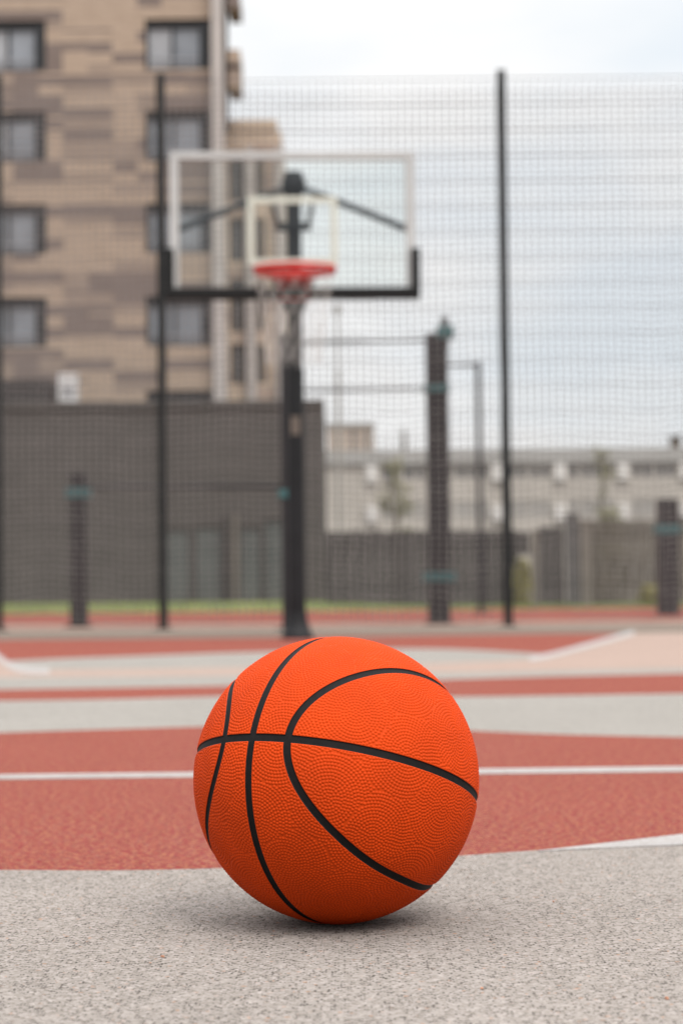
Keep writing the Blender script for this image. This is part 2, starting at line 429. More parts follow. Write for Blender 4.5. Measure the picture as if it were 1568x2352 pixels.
# ------------------------------------------------------------------ the basketball
def build_ball():
    root = empty('basketball', (BALL_C.x, BALL_C.y, 0), 'orange pebbled rubber basketball with black seams on the grey court', 'basketball')
    zv = (CAM - BALL_C).normalized()
    xv = CM @ Vector((1, 0, 0)); xv = (xv - zv * xv.dot(zv)).normalized()
    yv = zv.cross(xv)
    # ball axes in the view frame, read from the seams in the photograph
    AZ = Vector((-.561, .277, .780)).normalized()
    AY = Vector((.161, .962, -.215)); AY = (AY - AZ * AY.dot(AZ)).normalized()
    AX = AY.cross(AZ)
    V = Matrix((xv, yv, zv)).transposed()
    B = np.array([list(V @ AX), list(V @ AY), list(V @ AZ)])        # rows: ball axes in world
    n = 440
    a = np.tan(np.linspace(-math.pi / 4, math.pi / 4, n + 1))
    gu, gv = np.meshgrid(a, a, indexing='ij')
    one = np.ones_like(gu)
    faces = []; verts = []; off = 0
    for ax, sgn in ((0, 1), (0, -1), (1, 1), (1, -1), (2, 1), (2, -1)):
        c = [None] * 3
        c[ax] = one * sgn; c[(ax + 1) % 3] = gu * sgn; c[(ax + 2) % 3] = gv
        p = np.stack(c, -1).reshape(-1, 3); p /= np.linalg.norm(p, axis=1, keepdims=True)
        idx = np.arange((n + 1) * (n + 1)).reshape(n + 1, n + 1) + off
        q = np.stack([idx[:-1, :-1], idx[1:, :-1], idx[1:, 1:], idx[:-1, 1:]], -1).reshape(-1, 4)
        verts.append(p); faces.append(q); off += (n + 1) * (n + 1)
    P = np.concatenate(verts); F = np.concatenate(faces)
    key = np.round(P * 2e5).astype(np.int64)
    key = (key[:, 0] + 300000) * 600001 ** 2 + (key[:, 1] + 300000) * 600001 + key[:, 2] + 300000
    _, first, inv = np.unique(key, return_index=True, return_inverse=True)
    P = P[first]; F = inv.reshape(-1)[F]
    HW = 0.00325                                                     # half seam width
    def sd(p):
        q = p @ B.T                                                  # ball coordinates
        x, y, z = q[:, 0], q[:, 1], q[:, 2]
        d = np.minimum(np.abs(np.arcsin(np.clip(y, -1, 1))), np.abs(np.arcsin(np.clip(x, -1, 1))))
        th = np.arccos(np.clip(np.abs(x), 0, 1)); ph = np.arctan2(y, z)
        t0 = np.radians(57.35 + 14.3 * np.cos(2 * ph) + 2.15 * np.cos(4 * ph) + 0.5 * np.cos(6 * ph))
        dt = np.radians(-28.6 * np.sin(2 * ph) - 8.6 * np.sin(4 * ph) - 3.0 * np.sin(6 * ph))
        e = np.abs(th - t0) / np.sqrt(1 + (dt / np.maximum(np.sin(th), .2)) ** 2)
        return np.minimum(d, e) * BALL_R - HW
    s = sd(P)
    seamf = s[F].mean(1) < 0
    # snap the border vertices onto the seam edge so that it runs clean
    vs = np.zeros(len(P), bool); vc = np.zeros(len(P), bool)
    vs[F[seamf].ravel()] = True; vc[F[~seamf].ravel()] = True
    bd = np.where(vs & vc)[0]
    for _ in range(2):
        p = P[bd]; t1 = np.cross(p, [0.31, 0.77, 0.55]); t1 /= np.linalg.norm(t1, axis=1, keepdims=True)
        t2 = np.cross(p, t1); e = 1e-4
        g1 = (sd(p + t1 * e) - sd(p - t1 * e)) / (2 * e); g2 = (sd(p + t2 * e) - sd(p - t2 * e)) / (2 * e)
        g = t1 * g1[:, None] + t2 * g2[:, None]; gn = np.maximum((g ** 2).sum(1), 1e-4)
        st = np.clip(-sd(p) / gn, -.0045, .0045)
        p = p + g * st[:, None]
        P[bd] = p / np.linalg.norm(p, axis=1, keepdims=True)
    s = sd(P)
    # pebbles: a spiral lattice of domes
    rg = np.random.default_rng(12)
    pit = 0.00282 / BALL_R
    M = 52; k = np.arange(M) + .5
    zz = 1 - 2 * k / M; rr = np.sqrt(1 - zz * zz); an = k * math.pi * (3 - math.sqrt(5))
    S = np.stack([rr * np.cos(an), rr * np.sin(an), zz], 1) + rg.normal(0, .05, (M, 3))
    S /= np.linalg.norm(S, axis=1, keepdims=True)
    pts = []
    for m in range(M):                                              # rings of pebbles round each moulding centre
        c = S[m]; e1 = np.cross(c, [.3, .5, .81]); e1 /= np.linalg.norm(e1); e2 = np.cross(c, e1)
        for q in range(0, 28):
            rad = q * pit * .95
            cnt = max(1, int(round(2 * math.pi * math.sin(rad) / pit)))
            t = (np.arange(cnt) + rg.random()) * 2 * math.pi / cnt
            p = c * math.cos(rad) + (e1 * np.cos(t)[:, None] + e2 * np.sin(t)[:, None]) * math.sin(rad)
            near = np.argmax(p @ S.T, 1) == m
            pts.append(p[near])
    L = np.concatenate(pts)
    L += rg.normal(0, pit * .045, L.shape); L /= np.linalg.norm(L, axis=1, keepdims=True)
    k0 = kdtree.KDTree(len(L))
    for k in range(len(L)): k0.insert(L[k], k)
    k0.balance()
    keep = np.ones(len(L), bool)                                    # thin out pebbles crowding at the borders
    for k in range(len(L)):
        if keep[k]:
            for (_, o_, d_) in k0.find_range(L[k], pit * .66):
                if o_ != k: keep[o_] = False
    L = L[keep]
    # fill the gaps between neighbouring ring systems, then let crowded pebbles push apart
    cand = rg.normal(0, 1, (90000, 3)); cand /= np.linalg.norm(cand, axis=1, keepdims=True)
    k1 = kdtree.KDTree(len(L))
    for k in range(len(L)): k1.insert(L[k], k)
    k1.balance()
    far = [c for c in cand.tolist() if k1.find(c)[2] > pit * .80]
    add = []
    for c in far:
        if all((c[0] - o_[0]) ** 2 + (c[1] - o_[1]) ** 2 + (c[2] - o_[2]) ** 2 > (pit * .8) ** 2 for o_ in add[-400:] ) and all((c[0] - o_[0]) ** 2 + (c[1] - o_[1]) ** 2 + (c[2] - o_[2]) ** 2 > (pit * .8) ** 2 for o_ in add[:-400]):
            add.append(c)
    if add: L = np.concatenate([L, np.array(add)])
    for it in range(3):
        k1 = kdtree.KDTree(len(L))
        for k in range(len(L)): k1.insert(L[k], k)
        k1.balance()
        mv = np.zeros_like(L)
        for k in range(len(L)):
            for (co, o_, d_) in k1.find_n(L[k], 7)[1:]:
                if d_ < pit * .97 and d_ > 1e-9:
                    mv[k] += (L[k] - np.array(co)) / d_ * (pit * .97 - d_) * .3
        L = L + mv; L /= np.linalg.norm(L, axis=1, keepdims=True)
    N = len(L)
    kd = kdtree.KDTree(N)
    for k in range(N): kd.insert(L[k], k)
    kd.balance()
    find = kd.find
    dist = np.fromiter((find(p)[2] for p in P.tolist()), float, len(P)) * BALL_R
    sm = lambda x: np.clip(x, 0, 1) ** 2 * (3 - 2 * np.clip(x, 0, 1))
    peb = 0.00080 * np.clip(1 - (dist / 0.00136) ** 2, 0, 1) ** 0.9
    r = np.where(s < 0, -0.0008 * sm(-s / 0.0007), 0.00045 * np.exp(-((s - .00055) / .00042) ** 2) + peb * sm((s - .0006) / .0007))
    W = P * (BALL_R + r)[:, None]
    W[:, 2] += BALL_R
    low = W[:, 2] < 0.0002
    W[low, 2] = 0.0002
    for nm, mask, mat in (('cover', ~seamf, M_BALL), ('seam', seamf, M_SEAM)):
        f = F[mask]; used, inv2 = np.unique(f, return_inverse=True); f = inv2.reshape(f.shape)
        v = W[used]
        me = bpy.data.meshes.new(nm)
        me.vertices.add(len(v)); me.vertices.foreach_set('co', v.astype(np.float32).ravel())
        me.loops.add(f.size); me.loops.foreach_set('vertex_index', f.astype(np.int32).ravel())
        me.polygons.add(len(f)); me.polygons.foreach_set('loop_start', (np.arange(len(f)) * 4).astype(np.int32))
        me.polygons.foreach_set('use_smooth', np.ones(len(f), bool))
        me.update(calc_edges=True); me.validate()
        me.materials.append(mat)
        o = bpy.data.objects.new(nm, me); COL.objects.link(o); o.parent = root
build_ball()

# a few loose rubber crumbs on the grey court
def crumb(px, py, size, label, seed):
    rnd = random.Random(seed); p = ground(px, py); bm = bmesh.new()
    n = 7; ring = []
    for k in range(n):
        a = 2 * math.pi * k / n; q = size * rnd.uniform(.6, 1.1)
        ring.append((math.cos(a) * q * 1.3, math.sin(a) * q * .8))
    lo = [bm.verts.new((x, y, 0)) for x, y in ring]; hi = [bm.verts.new((x * .75, y * .75, size * rnd.uniform(.5, .9))) for x, y in ring]
    bm.faces.new(hi); bm.faces.new(lo[::-1])
    for k in range(n): bm.faces.new((lo[k], lo[(k + 1) % n], hi[(k + 1) % n], hi[k]))
    me = bpy.data.meshes.new('rubber_crumb'); bm.to_mesh(me); bm.free(); me.materials.append(M_CRUMB)
    o = bpy.data.objects.new('rubber_crumb', me); COL.objects.link(o); o.location = (p.x, p.y, .0003); o.rotation_euler = (0, 0, rnd.uniform(0, 3))
    tag(o, label, 'rubber crumb', 'loose orange crumbs on the grey court')
M_CRUMB = plain('crumb_rubber', (.32, .15, .09), 0.8, 0.2, 300)
crumb(363, 2009, 0.0013, 'tiny orange crumb close to the red edge, left of the ball', 1)
crumb(374, 2199, 0.0018, 'tiny orange crumb on open grey court, left and in front of the ball', 2)
crumb(1270, 2072, 0.0013, 'tiny orange crumb on grey court to the right of the ball', 3)
crumb(1105, 2272, 0.0014, 'tiny orange crumb near the bottom edge, right of centre', 4)
crumb(1530, 2295, 0.0018, 'tiny orange crumb in the bottom right corner', 5)

# ------------------------------------------------------------------ hoop
def build_hoop():
    pb = ground(683, 1468); YP = pb.y
    root = empty('basketball_hoop', (pb.x, YP, 0), 'basketball hoop with glass backboard, white frame, red rim and black pole', 'basketball hoop')
    YB = YP - 0.92
    loc = lambda p: Vector((p.x - pb.x, p.y - YP, p.z))
    A = lambda x, y, Y: loc(at(x, y, Y))
    # flared foot
    pr = 0.062
    ft = MB(); ft.tube([(0, 0, 0), (0, 0, .03), (0, 0, .05), (0, 0, .13), (0, 0, .2)], [.115, .115, .10, .075, pr + .006], 24)
    ft.build('foot', M_BLACKM, root, True)
    zs = A(672, 845, YP).z
    MB().tube([(0, 0, .15), (0, 0, zs - .02), (0, 0, zs)], [pr, pr, pr - .004], 24).build('pole', M_BLACKM, root, True)
    ztop = A(670, 405, YP).z
    up = MB().tube([(0, 0, zs - .1), (0, 0, ztop)], .054, 20)
    up.build('upper_pole', M_BLACKM, root, True)
    head = MB(); h0 = A(670, 446, YP).z
    head.tube([(0, 0, h0 - .02), (0, 0, h0 + .02), (0, 0, ztop - .03), (0, 0, ztop + .03)], [.06, .085, .085, .06], 16)
    head.build('head_bracket', M_DGREY, root, True)
    stk = MB(); z0 = A(676, 1000, YP).z; z1 = A(676, 958, YP).z
    for k in range(8):
        a0 = R_(-118 + 7 * k); a1 = R_(-118 + 7 * (k + 1)); q = pr + .002
        stk.quad((q * math.cos(a0), q * math.sin(a0), z0), (q * math.cos(a1), q * math.sin(a1), z0), (q * math.cos(a1), q * math.sin(a1), z1), (q * math.cos(a0), q * math.sin(a0), z1))
    stk.build('sticker', M_STICK, root, label='small tan sticker on the black pole')
    # backboard: slightly turned, left side nearer
    yaw = R_(2.2)
    bc = A(671.5, 512, YB)
    board = lambda mb, nm, mat, sm=False, lab=None, par=root: mb.build(nm, mat, par, sm, lab)
    sc = FPX / YB * 1.0
    hw = (955 - 387) / 2 / sc - .005
    zt = A(670, 350, YB).z; zb = A(670, 674, YB).z
    cr, sr = math.cos(yaw), math.sin(yaw)
    def T(p): return (bc.x + p[0] * cr - p[1] * sr, bc.y + p[0] * sr + p[1] * cr, p[2])
    def fin(mb): mb.v = [T(p) for p in mb.v]; return mb
    fw = .058
    fr = MB()
    fr.box(-hw, hw, -.025, .03, zt - fw * .85, zt, .006)
    fr.box(-hw, -hw + fw, -.025, .03, zb, zt - fw * .85 - .001, .006)
    fr.box(hw - fw, hw, -.025, .03, zb, zt - fw * .85 - .001, .006)
    fr.box(-hw + fw + .001, hw - fw - .001, -.02, .03, zb, zb + .036, .006)
    board(fin(fr), 'board_frame', M_WFRAME)
    gl = MB().quad((-hw + fw - .01, 0, zb + .045), (hw - fw + .01, 0, zb + .045), (hw - fw + .01, 0, zt - fw * .85 + .01), (-hw + fw - .01, 0, zt - fw * .85 + .01))
    board(fin(gl), 'glass', M_GLASS)
    sq = MB(); qx = 104 / sc; st = .043; q1 = A(670, 452, YB).z; q0 = q1 - .46
    sq.box(-qx, qx, -.008, -.003, q1 - st, q1); sq.box(-qx, -qx + st, -.008, -.003, q0, q1 - st); sq.box(qx - st, qx, -.008, -.003, q0, q1 - st)
    sq.box(-qx + st, qx - st, -.008, -.003, q0, q0 + st)
    board(fin(sq), 'target_square', M_SQUARE)
    pd = MB(); py = A(670, 572, YB).z; t = .032; d = .06
    pd.box(-hw - t, -hw + .026, -d, d, zb - t * 1.2, py, .009)
    pd.box(hw - .026, hw + t, -d, d, zb - t * 1.2, py, .009)
    pd.box(-hw + .0265, hw - .0265, -d, d, zb - t * 1.2, zb + .034, .009)
    board(fin(pd), 'edge_padding', M_PAD)
    # arms from the head to the board, horizontal struts and cross bracket
    for s, (ex, ey) in ((-1, (425, 526)), (1, (936, 521))):
        e = Vector(T((s * (hw - .05), .035, A(ex, ey, YB).z)))
        a = MB(); hz = h0 + .04
        k = Vector((e.x * .26, e.y * .16, hz - .17 * (hz - e.z)))
        a.tube([(s * .05, 0, hz), tuple(k), tuple(e)], .024, 10)
        a.build('diagonal_arm', M_DGREY, root, True)
    zc = A(671, 524, YP).z
    cb = MB().box(-.125, .125, -.07, -.035, zc - .028, zc + .028, .006)
    cb.build('cross_bracket', M_DGREY, root)
    for s in (-1, 1):
        e = Vector(T((s * .13, .032, zc - .02)))
        MB().tube([(s * .10, -.03, zc), (e.x, e.y, e.z)], .016, 10).build('strut', M_DGREY, root, True)
        e2 = Vector(T((s * .13, .032, zb + .10)))
        MB().tube([(s * .05, -.03, zb + .02), (e2.x, e2.y, e2.z)], .016, 10).build('strut', M_DGREY, root, True)
    # rim
    rr = .258; yc = -(.02 + .13 + rr)
    zr = A(677, 617, YB + yc).z
    cx = A(677, 611, YB + yc).x - bc.x + yc * sr
    C = Vector((cx, yc, zr))
    SG = rr * math.tan(R_(3.5))                                      # the worn rim sags a little at the front
    rm = MB(); rm.tube([(C.x + rr * math.cos(2 * math.pi * k / 48), C.y + rr * math.sin(2 * math.pi * k / 48), zr + SG * math.sin(2 * math.pi * k / 48)) for k in range(48)], .0155, 12, True)
    rm.tube([(C.x + (rr - .004) * math.cos(2 * math.pi * k / 48), C.y + (rr - .004) * math.sin(2 * math.pi * k / 48), zr - .028 + SG * math.sin(2 * math.pi * k / 48)) for k in range(48)], .009, 8, True)
    for s in (-1, 1):
        rm.tube([(C.x + s * .17, yc + .16, zr - .005), (C.x + s * .10, -.04, zr - .02)], .010, 8)
    rim = board(fin(rm), 'rim', M_RIM, True)
    bk = MB(); bk.box(C.x - .105, C.x + .105, -.032, -.026, zr - .15, zr + .02)
    bk.box(C.x - .10, C.x + .10, yc + rr - .01, -.033, zr - .022, zr - .010, .002)
    for s in (-1, 1):
        n = len(bk.v)
        x0 = C.x + s * .085; x1 = x0 + s * .008
        bk.v += [(x0, yc + rr + .01, zr - .023), (x0, -.033, zr - .023), (x0, -.033, zr - .145), (x1, yc + rr + .01, zr - .023), (x1, -.033, zr - .023), (x1, -.033, zr - .145)]
        bk.f += [(n, n + 1, n + 2), (n + 3, n + 5, n + 4), (n, n + 3, n + 4, n + 1), (n, n + 2, n + 5, n + 3), (n + 1, n + 4, n + 5, n + 2)]
    board(fin(bk), 'rim_bracket', M_RIM, par=rim)
    # net: diamond mesh of cords, hangs from the rim
    nt = MB(); K = 14; rows = 8; length = .60
    rnd = random.Random(5)
    def knot(r_, k):
        t = r_ / rows
        rad = rr * (1 - .34 * t ** .8) * (1 + .0 * t)
        a = 2 * math.pi * (k + (.5 if r_ % 2 else 0)) / K
        j = random.Random(r_ * 100 + k % K)
        return (C.x + rad * math.cos(a) + j.uniform(-.007, .007) * t - .015 * t, yc + rad * math.sin(a) + j.uniform(-.007, .007) * t, zr - .02 + SG * math.sin(a) * (1 - t) - length * t + j.uniform(-.008, .008) * t)
    for r_ in range(rows):
        for k in range(K):
            a = knot(r_, k); b1 = knot(r_ + 1, k); b2 = knot(r_ + 1, (k - 1) if r_ % 2 == 0 else (k + 1))
            for b_ in (b1, b2):
                mid = tuple((a[i] + b_[i]) / 2 - (.004 if i == 2 else 0) for i in range(3))
                nt.tube([a, mid, b_], .0016, 5, cap=False)
    board(fin(nt), 'net', M_CORD, True, par=rim)
build_hoop()

# ------------------------------------------------------------------ fence
SF = FPX / YF
def build_fence():
    x0 = X_(-3, 1447, YF); x1 = X_(376, 1446, YF); x2 = X_(1167, 1437, YF)
    span = x2 - x1
    top = Z_(1145, 163, YF); mt = Z_(1250, 180, YF)
    root = empty('mesh_fence', (x1, YF, 0), 'tall dark welded wire mesh fence with slim posts behind the hoop', 'fence')
    lx = lambda x: x - x1
    xs = [x0 - span, x0, x1, x2, x2 + span]
    for x in xs:
        p = MB(); w = .043
        p.box(lx(x) - w, lx(x) + w, -w, w, 0, top - .03, .006)
        po = p.build('post', M_POST, root)
        MB().tube([(lx(x), 0, top - .03), (lx(x), 0, top - .005), (lx(x), 0, top + .012)], [.046, .046, .03], 12).build('post_cap', M_POST, po, True)
        MB().box(lx(x) - .09, lx(x) + .09, -.09, .09, 0.001, .014, .003).build('base_plate', M_POST, po)
    vp = 17.1 / SF; hp = 59.5 / SF; r = .0029
    for a, b in zip(xs[:-1], xs[1:]):
        w = MB(); a_, b_ = lx(a) + .045, lx(b) - .045
        g0 = lx(x1) + .045
        for i in range(math.ceil((a_ - g0) / vp), math.floor((b_ - g0) / vp) + 1):
            x = g0 + i * vp
            w.tube([(x, -.045, .06), (x, -.045, mt)], r, 4, cap=False)
        z = mt - .01; i = 0
        while z > .06:
            for s in (-1, 1):
                w.tube([(a_ - .03, -.045 + s * .0075, z), (b_ + .03, -.045 + s * .0075, z)], r * (.95 if i else 1.1), 4, cap=False)
            z -= hp; i += 1
        w.build('mesh_panel', M_WIRE, root)
    pitx0 = 17.1 / SF
    # soft knotted ball net hung on the far side of the panels
    nx0, nx1 = xs[2] + .045 - pitx0 * math.floor((xs[2] - xs[0]) / pitx0), xs[-1] - .1
    net = MB(); pit = 15.2 / SF; pitx = 17.1 / SF; nr = .0041
    rnd = random.Random(11)
    ph = [rnd.uniform(0, 6.28) for _ in range(8)]
    def sag(x, z):
        k = max(0.0, 1 - z / 4.6)
        dz = .030 * math.sin(2.3 * x + ph[0] + .35 * z) + .018 * math.sin(5.1 * x + ph[1] - .8 * z) + .010 * math.sin(9.7 * x + ph[2])
        dx = .008 * math.sin(1.9 * z + ph[3] + .5 * x) + .005 * math.sin(4.3 * z + ph[4])
        dy = .05 * math.sin(1.3 * x + ph[5]) * math.sin(.9 * z + ph[6])
        return Vector((x + dx * (.35 + k), dy + .12, z + dz * (.08 + 1.1 * k)))
    ztop = mt - .05
    def lim(p): return (lx(p.x), p.y, max(.03, p.z))
    z = .06
    while z < ztop:
        net.tube([lim(sag(nx0 + (nx1 - nx0) * i / 150, z)) for i in range(151)], nr, 4, cap=False); z += pit
    x = nx0
    while x < nx1:
        net.tube([lim(sag(x, .06 + (ztop - .06) * i / 40)) for i in range(41)], nr, 4, cap=False); x += pitx
    o = net.build('ball_stop_net', M_NET)
    o.location = (x1, YF, 0)
    tag(o, 'fine dark square netting hanging slack behind the wire mesh fence', 'net')
build_fence()

# ------------------------------------------------------------------ workout equipment behind the fence
def eq_post(xl, xr, top, base, Y=None, teal=(), pipe=None, label='', bolts=True):
    Y = Y or ground((xl + xr) / 2, base).y
    c = ground((xl + xr) / 2, base)
    s = FPX / Y; w = (xr - xl) / 2 / s
    h = Z_((xl + xr) / 2, top, Y)
    xm = c.x
    root = empty('workout_post', (xm, Y, 0), label, 'workout post', 'steel posts of the workout frames behind the fence')
    MB().box(-w, w, -w * .8, w * .8, 0, h, .012).build('post', M_EQUIP, root)
    MB().box(-w - .05, w + .05, -w - .05, w + .05, 0.001, .02, .004).build('base_plate', M_EQUIP, root)
    for ty, th, ex in teal:
        z = Z_((xl + xr) / 2, ty, Y); hh = th / 2 / s; e = ex / s
        MB().box(-w - e, w + e, -w * .8 - .015, w * .8 + .015, z - hh, z + hh, .008).build('clamp', M_TEAL, root)
    if pipe:
        px0, px1, pt = pipe
        pcx = X_((px0 + px1) / 2, top, Y) - xm; pr = (px1 - px0) / 2 / s
        zt = Z_((px0 + px1) / 2, pt, Y)
        MB().tube([(pcx, 0, h - .15), (pcx, 0, zt - .02), (pcx, 0, zt)], [pr, pr, pr * .7], 14).build('pipe', M_EQUIP, root, True)
        MB().box(pcx - pr - .05, pcx + pr + .05, -w * .8 - .02, w * .8 + .02, h - .05, h + .08, .01).build('clamp', M_TEAL, root)
    return root, Y, xm
eqA, YA, xA = eq_post(984, 1034, 768, 1433, teal=((1325, 20, 12), (893, 16, 4)), pipe=(1012, 1030, 727), label='tallest dark workout post, teal clamp and stub pipe at its top')
eqB, YBq, xB = eq_post(649, 690, 768, 1446, teal=((1135, 18, 6),), label='dark workout post half hidden behind the black hoop pole')
eqC, YC, xC = eq_post(163, 202, 1086, 1440, teal=((1133, 22, 8),), label='short dark workout post with teal clamp before the dark building')
eqD, YD, xD = eq_post(1511, 1558, 1146, 1413, teal=((1216, 18, 6),), label='short dark workout post with teal band at the right edge')
def bar(p, q, r, label):
    o = MB().tube([p, q], r, 12).build('horizontal_bar', M_EQUIP, None, True)
    return tag(o, label, 'bar', 'horizontal bars of the workout frames')
bar((xB + .11, YBq, Z_(690, 788, YBq)), (xA - .115, YA, Z_(984, 782, YA)), .017, 'upper thin bar running left from the tallest workout post')
bar((xB + .11, YBq, Z_(690, 897, YBq)), (xA - .115, YA, Z_(984, 893, YA)), .013, 'lower thin bar running left from the tallest workout post')
bar((xC + .09, YC, Z_(200, 1118, YC)), (xB - .11, YBq, Z_(645, 1118, YBq)), .02, 'low thick bar between the short left post and the hoop pole')
bar((xD + .11, YD, Z_(1560, 1190, YD)), (xD + 2.6, YD, Z_(1560, 1190, YD)), .022, 'short bar leaving the right edge post')

# thin far goal-like frame: upright with a top bar
def thin_frame():
    Y = 38.0
    xa = X_(1102, 1205, Y); xb = X_(1012, 1205, Y); zt = Z_(1102, 830, Y); r = .055
    root = empty('pull_up_frame', (xa, Y, 0), 'thin grey upright with a faint top bar, right of the tallest workout post', 'pull-up frame')
    MB().tube([(0, 0, 0), (0, 0, zt - .02), (0, 0, zt)], [r, r, r * .6], 12).build('upright', M_DGREY, root, True)
    MB().tube([(xb - xa, 0, 0), (xb - xa, 0, zt - .02), (xb - xa, 0, zt)], [r, r, r * .6], 12).build('upright', M_DGREY, root, True)
    MB().tube([(xb - xa, 0, zt - .07), (0, 0, zt - .07)], .028, 10).build('top_bar', M_GPOST, root, True)
    MB().box(-.14, .14, -.14, .14, .001, .03).build('base_plate', M_DGREY, root)
    return root
thin_frame()
def lamp():
    Y = 87.0
    x = X_(776, 920, Y); zt = Z_(775, 720, Y)
    root = empty('street_lamp', (x, Y, 0), 'thin far lamp pole in the pale sky right of the hoop net', 'street lamp')
    zl = Z_(775, 850, Y)
    MB().tube([(0, 0, 0), (0, 0, zl)], .10, 12).build('shaft', M_LAMP, root, True)
    MB().tube([(0, 0, zl - .02), (0, 0, zt)], .065, 10).build('upper_shaft', M_LAMP, root, True)
    MB().tube([(0, 0, zt - .02), (0, 0, zt + .1), (0, 0, zt + .35), (0, 0, zt + .42)], [.1, .16, .16, .06], 12).build('lantern', M_LAMP, root, True)
lamp()

# ------------------------------------------------------------------ buildings
def facade(mb, x0, x1, z0, z1, y, depth, holes):
    """a wall from x0..x1, z0..z1 at y with real openings and reveals"""
    xs = sorted({x0, x1, *[h[0] for h in holes], *[h[1] for h in holes]})
    zs = sorted({z0, z1, *[h[2] for h in holes], *[h[3] for h in holes]})
    inh = lambda a, b: any(h[0] - 1e-6 <= a and b <= h[1] + 1e-6 for h in [])
    for i in range(len(xs) - 1):
        for j in range(len(zs) - 1):
            cx, cz = (xs[i] + xs[i + 1]) / 2, (zs[j] + zs[j + 1]) / 2
            if any(h[0] < cx < h[1] and h[2] < cz < h[3] for h in holes): continue
            mb.quad((xs[i], y, zs[j]), (xs[i + 1], y, zs[j]), (xs[i + 1], y, zs[j + 1]), (xs[i], y, zs[j + 1]))
    for a, b, c, d in holes:
        e = y + depth
        mb.quad((a, y, c), (b, y, c), (b, e, c), (a, e, c)); mb.quad((a, y, d), (a, e, d), (b, e, d), (b, y, d))
        mb.quad((a, y, c), (a, e, c), (a, e, d), (a, y, d)); mb.quad((b, y, c), (b, y, d), (b, e, d), (b, e, c))

def tower():
    Y = 64.4; s = FPX / Y
    X = lambda x: X_(x, 700, Y)
    Zr = lambda y: Z_(300, y, Y)
    ox = X(490)
    root = empty('apartment_tower', (ox, Y, 0), 'tall apartment tower in patchwork tan and brown brick, dark windows', 'apartment building')
    zt = Zr(-420)
    cols = [(-44, 108), (336, 488)]; more = [(-425, -273)]
    rows = [(-375, -268), (-163, -56), (44, 160), (254, 370), (466, 582), (680, 795), (898, 1004), (1110, 1216)]
    holes = []
    wins = []
    for ci, (a, b) in enumerate(more + cols):
        for (t, b_) in rows:
            h = (X(a) - ox, X(b) - ox, Zr(b_), Zr(t))
            holes.append(h); wins.append((ci, t, h))
    xl = X(-620) - ox; xr = X(491) - ox
    w = MB()
    facade(w, xl, xr, 0, zt, 0, .35, holes)
    dep = 6.5
    w.quad((xl, 0, 0), (xl, 0, zt), (xl, dep, zt), (xl, dep, 0)); w.quad((xr, 0, 0), (xr, dep, 0), (xr, dep, zt), (xr, 0, zt))
    w.quad((xl, dep, 0), (xr, dep, 0), (xr, dep, zt), (xl, dep, zt)); w.quad((xl, 0, zt), (xr, 0, zt), (xr, dep, zt), (xl, dep, zt))
    wl = w.build('wall', M_BRICK, root)
    rp = random.Random(4)
    for ci, t, (a, b, c, d) in wins:
        f = MB(); ft = .11; y0, y1 = .12, .27
        # heavy black head and right jamb, thin left jamb, central mullion
        f.box(a, b, y0, y1, d - .27, d); f.box(b - .38, b, y0, y1, c, d - .271); f.box(a, a + ft, y0, y1, c, d - .271)
        f.box(a + ft, b - .381, y0, y1, c, c + .06)
        mx = a + (b - a) * .42
        f.box(mx - .05, mx + .05, y0 + .01, y1, c + .061, d - .271)
        fo = f.build('window', M_WINF, root)
        pm = MB().quad((a + ft, .22, c + .05), (mx, .22, c + .05), (mx, .22, d - .27), (a + ft, .22, d - .27))
        pm.build('pane', rp.choice([M_PANE2, M_PANE, M_PANE]) if t != 44 else M_PANE2, fo)
        MB().quad((mx, .22, c + .05), (b - .38, .22, c + .05), (b - .38, .22, d - .27), (mx, .22, d - .27)).build('pane', M_PANE, fo)
        rl = MB().box(a + ft, b - .39, .06, .1, c + .33, c + .39)
        for k in range(9):
            x = a + ft + (b - .39 - a - ft) * (k + .5) / 9
            rl.box(x - .012, x + .012, .065, .09, c + .03, c + .329)
        rl.build('balustrade', M_WINR, fo)
    # pale corner pier and a narrow dark strip at its right
    cp = MB().box(X(491.5) - ox, X(518) - ox, -.45, .6, 0, zt + .4, .03)
    cp.build('corner_pier', M_PALE, root)
    MB().box(X(519) - ox, X(526) - ox, -.2, .5, Zr(300), zt).build('dark_side_strip', M_BROWN2, root)
    for (t, b) in ((-95, -65), (-10, 24), (118, 155), (163, 206)):
        MB().box(X(527) - ox, X(556) - ox, -.15, 1.6, Zr(b), Zr(t), .03).build('balcony_slab', M_BRICK, root)
tower()

